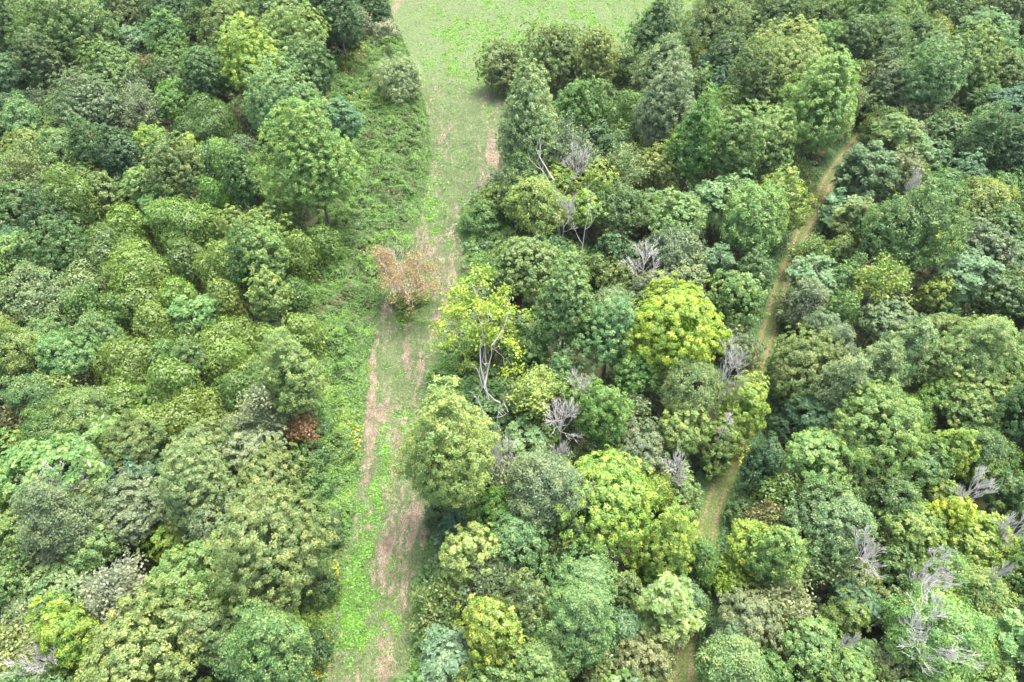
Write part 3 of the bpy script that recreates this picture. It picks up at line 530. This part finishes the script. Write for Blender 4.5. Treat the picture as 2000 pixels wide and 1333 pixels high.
SPECIAL = {(1318, 640): 'large vivid lime yellow dome-shaped tree between the mown strip and the lane',
 (492, 125): 'large yellow-green round tree standing out near the top of the left wood', (545, 215): 'large minty round tree below the yellow-green dome in the upper left wood',
 (612, 325): 'big light green tree with ragged crown leaning over the left bramble patch', (440, 325): 'narrow vine-wrapped column standing like a pillar in the upper left wood',
 (785, 165): 'grey-green bushy tree alone on the left edge of the upper mown strip', (540, 1075): 'huge light olive dome-shaped tree left of the lower bramble edge',
 (876, 895): 'tall light green tree bulging over the right edge of the lower mown strip', (910, 1086): 'compact pale olive ball-shaped tree right of the tan straw patch',
 (1190, 976): 'wide yellow-green tree low in the middle wood, beside the grey-green willowy one', (1060, 962): 'dull grey-green willowy tree beside the wide yellow-green crown',
 (1296, 1082): 'bright yellow-green tree overhanging the lower part of the dirt lane', (1722, 832): 'biggest light green crown in the wood right of the dirt lane', (1770, 450): 'broad fine-leaved mid green dome right of the upper lane',
 (1558, 716): 'large light olive tree just right of where the lane disappears', (1820, 1240): 'sprawling fan of bare white branches in the lower right corner area',
 (266, 1292): 'very broad light olive crown cut by the bottom edge at left', (142, 1246): 'bright yellow-green tree between a grey thin tree and the broad olive crown, lower left',
 (236, 1166): 'silvery half-bare tree with pale stems in the lower left wood', (1402, 398): 'pale minty feathery crown shaped like an umbrella left of the lane', (1540, 138): 'broad light olive dome near the top, left of the upper lane',
 (1602, 216): 'tall light green tree above the spot where the lane vanishes at the top', (1045, 765): 'slim tree with thin yellow leaves and pale stems beside dead trees', (1425, 760): 'white fan-shaped dead tree at the left edge of the lane',
 (1100, 800): 'white bushy dead tree in the dark gap in the middle wood', (753, 65): 'small silvery shrub at the top left edge of the mown strip', (592, 838): 'small orange-brown withered tree below the left vines', (1643, 610): 'dark vine-covered cone right of the dirt lane',
 (1032, 262): 'tall pale green tree at the right edge of the upper mown strip', (105, 926): 'light green feathery tree with white dead twigs on top, left edge', (145, 385): 'leaning vine-covered spire in the upper left wood',
 (792, 452): 'bare pale twiggy dead shrub behind the orange-brown tree on the strip', (1085, 108): 'broad olive tree standing against the upper field', (1280, 64): 'tall green tree rising in front of the field at the top'}
K_ALB = 0.58
rr = random.Random(4)
TREES = []       # dict per tree
LOW = {(960, 770), (1005, 785), (1010, 730), (1030, 866), (975, 930), (1060, 860), (1030, 866), (995, 560), (1120, 496)}
def near_open(px, py, wp):
    return any(math.hypot(lx-px, ly-py) < wp*0.6+lw for lx, ly, lw in LANE_FINE) or any(math.hypot(lx-px, ly-py) < wp*0.62 for lx, ly in STRIP_PX) or (940 < px < 1360 and py < 150)
def add_tree(px, py, wp, hp, kind, colr, label=None, zc=None, ht=None):
    th = PITCH+math.atan((py-666.5)/FPX)
    zc0 = 11.0 if kind != 'B' else 1.5
    D = None
    for it in range(3):
        z = zc0 if zc is None else zc
        p = unproj(px, py, z); D = (p-CAMP) @ FW
        W = wp*D/FPX*(1.0 if near_open(px, py, wp) else 1.1); hw = hp*D/FPX
        vis = hw*hw-(W*math.sin(th))**2
        Hc = math.sqrt(max(vis, 0.0))/max(math.cos(th), 0.25)
        Hc = max(0.85*W, min(Hc, 2.0*W, 16))*{'T': 1.22, 'R': 1.08, 'W': 1.1}.get(kind, 1)
        if kind == 'B': Ht = Hc = min(Hc, 1.5+0.6*W)
        elif (px, py) in LOW: Ht = Hc = min(Hc, 4.5)
        elif kind == 'V': Ht = Hc+1.0+0.35*W
        elif kind == 'D': Ht = 12.5+0.4*W
        elif ht: Ht = ht
        elif near_open(px, py, wp) and (px, py) != (876, 895): Ht = Hc+1.2
        else: Ht = Hc+2.5+0.22*W
        zc0 = Ht-Hc/2
    TREES.append(dict(px=px, py=py, w=wp, h=hp, kind=kind, col=colr, x=p[0], y=p[1], W=W, Hc=Hc, Ht=Ht, label=label, acc=None))
    return TREES[-1]
for ln in (LIST+"\n"+DEADS).split('\n'):
    for e in ln.split(';'):
        t = e.split()
        if len(t) < 5: continue
        a = [int(v) for v in t[:4]]; k = t[4]; c = t[5] if len(t) > 5 else 'silver'
        add_tree(*a, k, c, SPECIAL.get((a[0], a[1])))
HAND_N = len(TREES)
# gaps between them are filled by smaller, plainer trees
XY = np.array([[t['x'], t['y'], t['W']/2] for t in TREES if t['kind'] != 'D'])
fill = []
gr = np.random.default_rng(21)
cand = np.stack([gr.uniform(-140, 140, 60000), gr.uniform(2, 205, 60000)], 1)
st_ = in_wood(cand[:, 0], cand[:, 1]) & ~inpoly(cand[:, 0], cand[:, 1], BRUSH_R2) & ~inpoly(cand[:, 0], cand[:, 1], BRUSH)
cand = cand[st_]
pts = [tuple(v) for v in XY]; arr = np.array(pts)
NEW = []
for cx_, cy_ in cand:
    u, v, dz = proj((cx_, cy_, 9.0))
    if not (-170 < u < 2170 and -190 < v < 1600): continue
    d = np.hypot(arr[:, 0]-cx_, arr[:, 1]-cy_)-arr[:, 2]
    md = d.min()
    inframe = (-10 < u < 2010 and -10 < v < 1345)
    need = 1.9 if inframe else 2.3
    if md < need: continue
    dls = lane_dist(np.array([cx_]), np.array([cy_]))[0][0]
    if dls < 4.5: continue
    r_ = min(md*0.95+0.6, gr.uniform(2.6, 4.4))
    rp = r_*FPX/dz; ring = np.array([[u+rp*math.cos(a), v+rp*1.2*math.sin(a)] for a in np.linspace(0, 6.28, 12)]+[[u, v]])
    if inpoly(ring[:, 0], ring[:, 1], STRIP_PX).any() or inpoly(ring[:, 0], ring[:, 1], BRUSH_PX).sum() > 1 or any(inpoly(ring[:, 0], ring[:, 1], q_).sum() > 2 for q_ in BR_PX): continue
    if any(math.hypot(lx-u, ly-v) < rp+lw*0.6 for lx, ly, lw in LANE_FINE): continue
    j = int(np.argmin(np.hypot(XY[:, 0]-cx_, XY[:, 1]-cy_)))
    arr = np.vstack([arr, [cx_, cy_, r_]]); NEW.append((cx_, cy_, r_, j))
base_trees = [t for t in TREES if t['kind'] != 'D']
MASS = []
for cx_, cy_, r_, j in NEW:
    nb = base_trees[j]; W = 2*r_; kind = rr.choice('RRWTVPS') if nb['kind'] in 'AYOB' else (nb['kind'] if rr.random() < 0.5 else rr.choice('RRWTP'))
    colr = nb['col'] if rr.random() < 0.45 else rr.choice(['green', 'light', 'olive', 'green', 'dark', 'grey', 'bright', 'blue'])
    Hc = W*rr.uniform(0.9, 1.5); Ht = Hc+rr.uniform(1, 4); u, v, dz = proj((cx_, cy_, Ht-Hc/2)); rad = W/2*FPX/dz
    t = dict(px=u, py=v, w=W*FPX/dz, h=Hc*FPX/dz, kind=kind, col=colr, x=cx_, y=cy_, W=W, Hc=Hc, Ht=Ht, label=None, acc=None)
    if u+rad > 4 and u-rad < 1996 and v+rad > 4 and v-rad*1.3 < 1329: TREES.append(t)
    else: MASS.append(t)
print('hand', HAND_N, 'filler', len(TREES)-HAND_N, 'outside', len(MASS))

# labels that single each one out
def size_word(t): return 'small' if t['w'] < 62 else ('large' if t['w'] > 112 else 'medium')
LAND = [((1318, 640), 'the lime yellow dome'), ((492, 125), 'the yellow-green dome at upper left'), ((612, 325), 'the ragged tree beside the upper brambles'), ((440, 325), 'the vine-wrapped column'), ((785, 160), 'the lone grey-green bushy tree by the strip'),
        ((540, 1075), 'the huge light olive dome'), ((876, 895), 'the tall tree bulging over the lower strip'), ((910, 1086), 'the pale olive ball-shaped tree'), ((1190, 976), 'the wide yellow-green middle crown'), ((1722, 832), 'the biggest crown right of the lane'),
        ((1770, 450), 'the broad dome right of the upper lane'), ((1558, 716), 'the olive tree where the lane vanishes'), ((266, 1292), 'the broad olive crown at bottom left'), ((236, 1166), 'the silvery half-bare tree'), ((1402, 398), 'the minty umbrella-shaped tree'),
        ((1540, 138), 'the broad olive dome near the top'), ((1085, 108), 'the broad olive tree against the field'), ((1820, 1240), 'the fan of bare white branches'), ((800, 520), 'the orange-brown tree on the strip'), ((945, 600), 'the tall yellow tree with white trunk'), ((0, 0), 'the top-left corner'), ((0, 666), 'the middle of the left edge'), ((2000, 666), 'the middle of the right edge'), ((2000, 0), 'the top-right corner'), ((0, 1333), 'the bottom-left corner'), ((2000, 1333), 'the bottom-right corner'), ((1000, 1333), 'the middle of the bottom edge')]
DIRS = ['right of', 'above and right of', 'above', 'above and left of', 'left of', 'below and left of', 'below', 'below and right of']
NUM = ['just']+[k+' crowns' for k in 'two three four five six seven eight nine ten eleven twelve thirteen'.split()]
seen = set(t['label'] for t in TREES if t['label'])
def make_label(t):
    opts = sorted(((math.hypot(t['px']-x, t['py']-y), x, y, nm) for (x, y), nm in LAND))
    cw = '' if t['kind'] == 'D' else PAL[t['col']][1]+' '
    if t['kind'] == 'D': cw = 'pale '
    for short in (0, 1):
        for d, x, y, nm in opts[:27]:
            if d < 25: continue
            k = min(int(d/72), 12); dr = DIRS[int(round(math.degrees(math.atan2(y-t['py'], t['px']-x))/45)) % 8]
            form = FORM[t['kind']][1]
            lb = f"{size_word(t)} {cw}{form}, {NUM[k]} {dr} {nm}"
            if len(lb.split()) > 15 or len(lb.replace('-', ' ').split()) > 16: lb = f"{cw}{form}, {NUM[k]} {dr} {nm}"
            if len(lb.replace('-', ' ').split()) <= 16 and lb not in seen: seen.add(lb); return lb
    return f"{size_word(t)} {cw}{FORM[t['kind']][1]} {int(t['px']/20)} percent across and {int(t['py']/13.33)} percent down the photo"
def grp(t):
    if t['kind'] == 'D': return 'bare dead trees among the green ones'
    side = 'left of the mown strip' if t['px'] < 760 else ('between the mown strip and the lane' if lane_side(t) < 0 else 'right of the dirt lane')
    return {'V': 'vine-covered trees ', 'S': 'sumacs ', 'B': 'shrubs '}.get(t['kind'], 'leafy trees ')+side
def lane_side(t):
    d, s = lane_dist(np.array([t['x']]), np.array([t['y']])); return s[0]
def colour_of(t):
    c = np.array(lin(PAL[t['col']][0]))*K_ALB*np.array([1.07, 1.0, 0.93]); c = c*0.93+c.mean()*0.07; c = c*(1+np.array([rr.uniform(-.07, .07), rr.uniform(-.05, .05), rr.uniform(-.1, .1)]))*rr.uniform(0.9, 1.1)
    return c
ACC = {'R': 0.0, 'T': 0.0, 'W': 0.0, 'V': 0.08, 'S': 0.0, 'A': 0.22, 'P': 0.26, 'B': 0.1, 'Y': 0.0, 'O': 0.3}
def place(t, name=None):
    kind = t['kind']; var = rr.randrange(2)
    near = t['py'] > 620
    if kind not in 'RTW' or t['W'] > 10: var = 0
    cm, tm, T = tree_meshes(kind, t['W'], t['Hc'], t['Ht'], var, near)
    Wb = max(2.0, round(t['W']/1.5)*1.5); sc = t['W']/Wb; sz = t['Ht']/T if kind != 'B' else sc
    root = bpy.data.objects.new(name or FORM[kind][0], None); COL.objects.link(root); root.empty_display_size = 0.5
    root.location = (t['x'], t['y'], 0); root.rotation_euler = (0, 0, rr.uniform(0, 6.283)); root.scale = (sc, sc, max(0.7, min(1.3, sz)))
    lift = {(612, 325): 1.3, (545, 215): 1.2, (572, 72): 1.2, (492, 125): 1.15, (1602, 216): 1.25, (1032, 262): 1.2, (440, 325): 1.2, (876, 895): 1.2, (910, 1086): 1.25, (1540, 138): 1.15, (785, 165): 1.35}.get((t['px'], t['py']), 1.0)
    root['label'] = t['label'] or make_label(t); root['category'] = FORM[kind][2]; root['group'] = grp(t)
    link('trunk' if kind != 'D' else 'branches', tm, root)
    if cm:
        o = link('crown', cm, root); c = colour_of(t)*lift; o.color = (*c, ACC.get(kind, 0)+(t['acc'] or (rr.choice([0, 0, 0, .12, .2]) if kind in 'RTW' else 0)))
    return root
for t in TREES: place(t)

# ---------------------------------------------------------------- the surrounding wood just outside the picture, as one mass
def mass():
    Vs = []; Fs = []; cl = []; off = 0
    for t in MASS:
        rng = np.random.default_rng(int(t['x']*10+5000)); P, N, S, c_, C = crown_clumps(t['W']*1.15, t['Hc'], t['Ht'], rng, 0.9, 9, .3, .42, .8, seed=int(abs(t['x'])*7))
        V, F = leaves(P+np.array([t['x'], t['y'], 0]), N, S, rng); Vs.append(V); Fs.append(F+off); off += len(V); cl.append(c_)
        sg = limb_segs(t['Ht'], t['Hc'], t['W'], C, rng, 0.18); V, F = tubes(sg, 4); Vs.append(V+np.array([t['x'], t['y'], 0])); Fs.append(F+off); off += len(V); cl.append(np.zeros(len(F)))
    if Vs:
        m = mesh_np('surrounding_wood', np.concatenate(Vs), np.concatenate(Fs), M_LEAF, {'cl': ('FACE', np.concatenate(cl))})
        o = link('surrounding_wood', m, kind='stuff', label='continuing green woodland beyond the picture edges', category='woodland'); o.color = (*(np.array(lin((118, 160, 88)))*K_ALB), 0.1)
mass()

# ---------------------------------------------------------------- the three trees that stand out
def special_tree(name, label, base, segs, bark, clusters, rot=0):
    root = bpy.data.objects.new(name, None); COL.objects.link(root); root.location = (*base, 0)
    root['label'] = label; root['category'] = 'tree'
    V, F = tubes(segs, 6); link('trunk', mesh_np('trunk_wood', V, F, bark), root)
    for pname, P, N, S, colr, al, mat, seed in clusters:
        rng = np.random.default_rng(seed); V, F = leaves(P, N, S, rng, 1.6); o = link(pname, mesh_np('crown_leaves', V, F, mat, {'cl': ('FACE', vnoise(P[:, 0]+P[:, 2], P[:, 1], 1.0))}), root)
        o.color = (*(np.array(lin(colr))*K_ALB), al)
    return root
# withering tree on the strip: bare twigs on top, orange-brown leaves in the middle, green sprouts at the foot
rg = np.random.default_rng(77)
bpt = unproj(796, 600, 0)[:2]
segs, tips = skeleton(9, 8.5, 2.2, rg, seed_n=13, levels=3, r0=0.24, kids=(4, 5), up=0.75)
s_ = 13.5/max(tips[:, 2].max(), 1); segs[:, 2] *= s_; segs[:, 5] *= s_; tips[:, 2] *= s_
ex = np.percentile(np.hypot(tips[:, 0], tips[:, 1]), 95)/5.4; segs[:, [0, 1, 3, 4]] /= ex; tips[:, :2] /= ex
segs[:, 6:] = np.maximum(segs[:, 6:], 0.02)
mid = tips[rg.random(len(tips)) < np.clip((12.5-tips[:, 2])/6.5, 0, 0.62)]; ids = np.repeat(np.arange(len(mid)), 30); P1 = mid[ids]+rg.normal(size=(len(ids), 3))*0.45; P1[:, 2] *= 0.95
n0 = 1900; a = rg.uniform(0, 6.28, n0); q = np.sqrt(rg.random(n0))*3.4*(0.75+0.35*np.sin(a*3)); P2 = np.stack([np.cos(a)*q, np.sin(a)*q, 0.2+3.0*np.clip(1-q/3.9, 0.1, 1)*rg.random(n0)**0.8], 1)
n1 = 2200; P3 = mid[rg.integers(0, len(mid), n1)]+rg.normal(size=(n1, 3))*0.4
up_ = np.array([0, 0, .8])
special_tree('withering_tree', 'orange-brown withering tree with bare pale twigs standing on the mown strip', bpt, segs, M_DEADB,
             [('dry_leaves', P1, rg.normal(size=P1.shape)+up_, 0.17*rg.uniform(.7, 1.3, len(P1)), (206, 176, 142), 0.2, M_LEAF_TAN, 1), ('green_leaves', P2, rg.normal(size=P2.shape)*.6+up_, 0.22*rg.uniform(.7, 1.3, n0), (150, 182, 92), 0.3, M_LEAF_TAN, 2),
              ('yellow_leaves', P3, rg.normal(size=P3.shape)+up_, 0.15*rg.uniform(.7, 1.3, n1), (190, 186, 96), 0.0, M_LEAF, 3)])
# tall yellow tree with a white trunk
rg = np.random.default_rng(91)
bp0 = unproj(958, 760, 0)[:2]; top = unproj(935, 575, 13.5)[:2]-bp0
segs, tips = skeleton(9, 10, 8.5, rg, seed_n=12, levels=3, r0=0.15, kids=(3, 4), gnarl=0.12, lean=(top[0]*0.7, top[1]*0.7))
s_ = 16.5/tips[:, 2].max(); segs[:, 2] *= s_; segs[:, 5] *= s_; tips[:, 2] *= s_
cxy = top*0.85; ex = np.percentile(np.hypot(tips[:, 0]-cxy[0], tips[:, 1]-cxy[1]), 94)/6.4
f_ = lambda p, z: np.where((z > 9.0)[:, None], cxy+(p-cxy)/ex, p)
tips[:, :2] = f_(tips[:, :2], tips[:, 2])
for c0_ in (0, 3): segs[:, c0_:c0_+2] = f_(segs[:, c0_:c0_+2], segs[:, c0_+2])
segs[:, 6:] = np.maximum(segs[:, 6:], 0.02)
kp = tips[rg.random(len(tips)) < 0.62]; ids = np.repeat(np.arange(len(kp)), 75); P1 = kp[ids]+rg.normal(size=(len(ids), 3))*np.array([.5, .5, .42])
special_tree('pale_trunk_tree', 'tall yellow tree with white forked trunk at the right edge of the mown strip', bp0, segs, M_PALE,
             [('crown', P1, rg.normal(size=P1.shape)*.7+up_, 0.24*rg.uniform(.7, 1.3, len(P1)), (184, 216, 84), 0.08, M_LEAF, 5)])
# white snags beside it
def snag(mid_px, h, lean, seed, label, r0=0.2):
    rg = np.random.default_rng(seed); b = unproj(*mid_px, h*0.7)[:2]; sg = []
    def go(p, d, L, r, lv):
        n = 4
        for i in range(n):
            d = norm(d+rg.normal(size=3)*0.11+np.array([0, 0, 0.16])); q = p+d*L/n; sg.append([*p, *q, r*(1-.18*i), r*(1-.18*(i+1))])
            if lv < 3 and i > 0 and rg.random() < (0.85 if lv else 0.95):
                s2 = rg.normal(size=3); s2[2] = abs(s2[2])*0.4; go(q, norm(d*0.7+norm(s2)*0.8), L*rg.uniform(.35, .6), r*.5, lv+1)
            p = q
    go(np.zeros(3), norm(np.array([*lean, 1.0])), h, r0, 0)
    root = bpy.data.objects.new('dead_snag', None); COL.objects.link(root); root.location = (*b, 0); root['label'] = label; root['category'] = 'dead tree'; root['group'] = 'bare dead trees among the green ones'
    V, F = tubes(np.array(sg), 6); link('branches', mesh_np('dead_wood', V, F, M_DEAD), root)
snag((955, 735), 13.5, (-0.02, 0.02), 31, 'forked white snag rising between the yellow tree and the dark sumacs', 0.24)
snag((958, 830), 10.5, (-0.05, 0), 44, 'slim white snag with short side twigs below the forked white snag', 0.16)
snag((1138, 465), 11, (0.02, 0.02), 12, 'thin pale bare pole in the dark gap of the upper middle wood', 0.13)
snag((1100, 380), 14, (0.03, 0.02), 15, 'white forked dead stem above the thin bare pole in the middle wood', 0.2)

# ---------------------------------------------------------------- the hazy air
def haze():
    x0, x1, y0, y1, z0, z1 = -1000, 1000, -600, 1600, -1, 84
    V = np.array([[x, y, z] for z in (z0, z1) for y in (y0, y1) for x in (x0, x1)], float)
    F = np.array([[0, 2, 3, 1], [4, 5, 7, 6], [0, 1, 5, 4], [2, 6, 7, 3], [0, 4, 6, 2], [1, 3, 7, 5]])
    m, nt = new_mat('haze'); T = NT(nt); v = T.n('ShaderNodeVolumePrincipled'); v.inputs['Color'].default_value = (0.92, 0.96, 1.0, 1); v.inputs['Density'].default_value = 0.00006; v.inputs['Anisotropy'].default_value = 0.2
    o = T.n('ShaderNodeOutputMaterial'); T.l(v.outputs[0], o.inputs['Volume'])
    link('haze', mesh_np('haze', V, F, m), kind='stuff', label='thin pale summer haze over the wood')
haze()
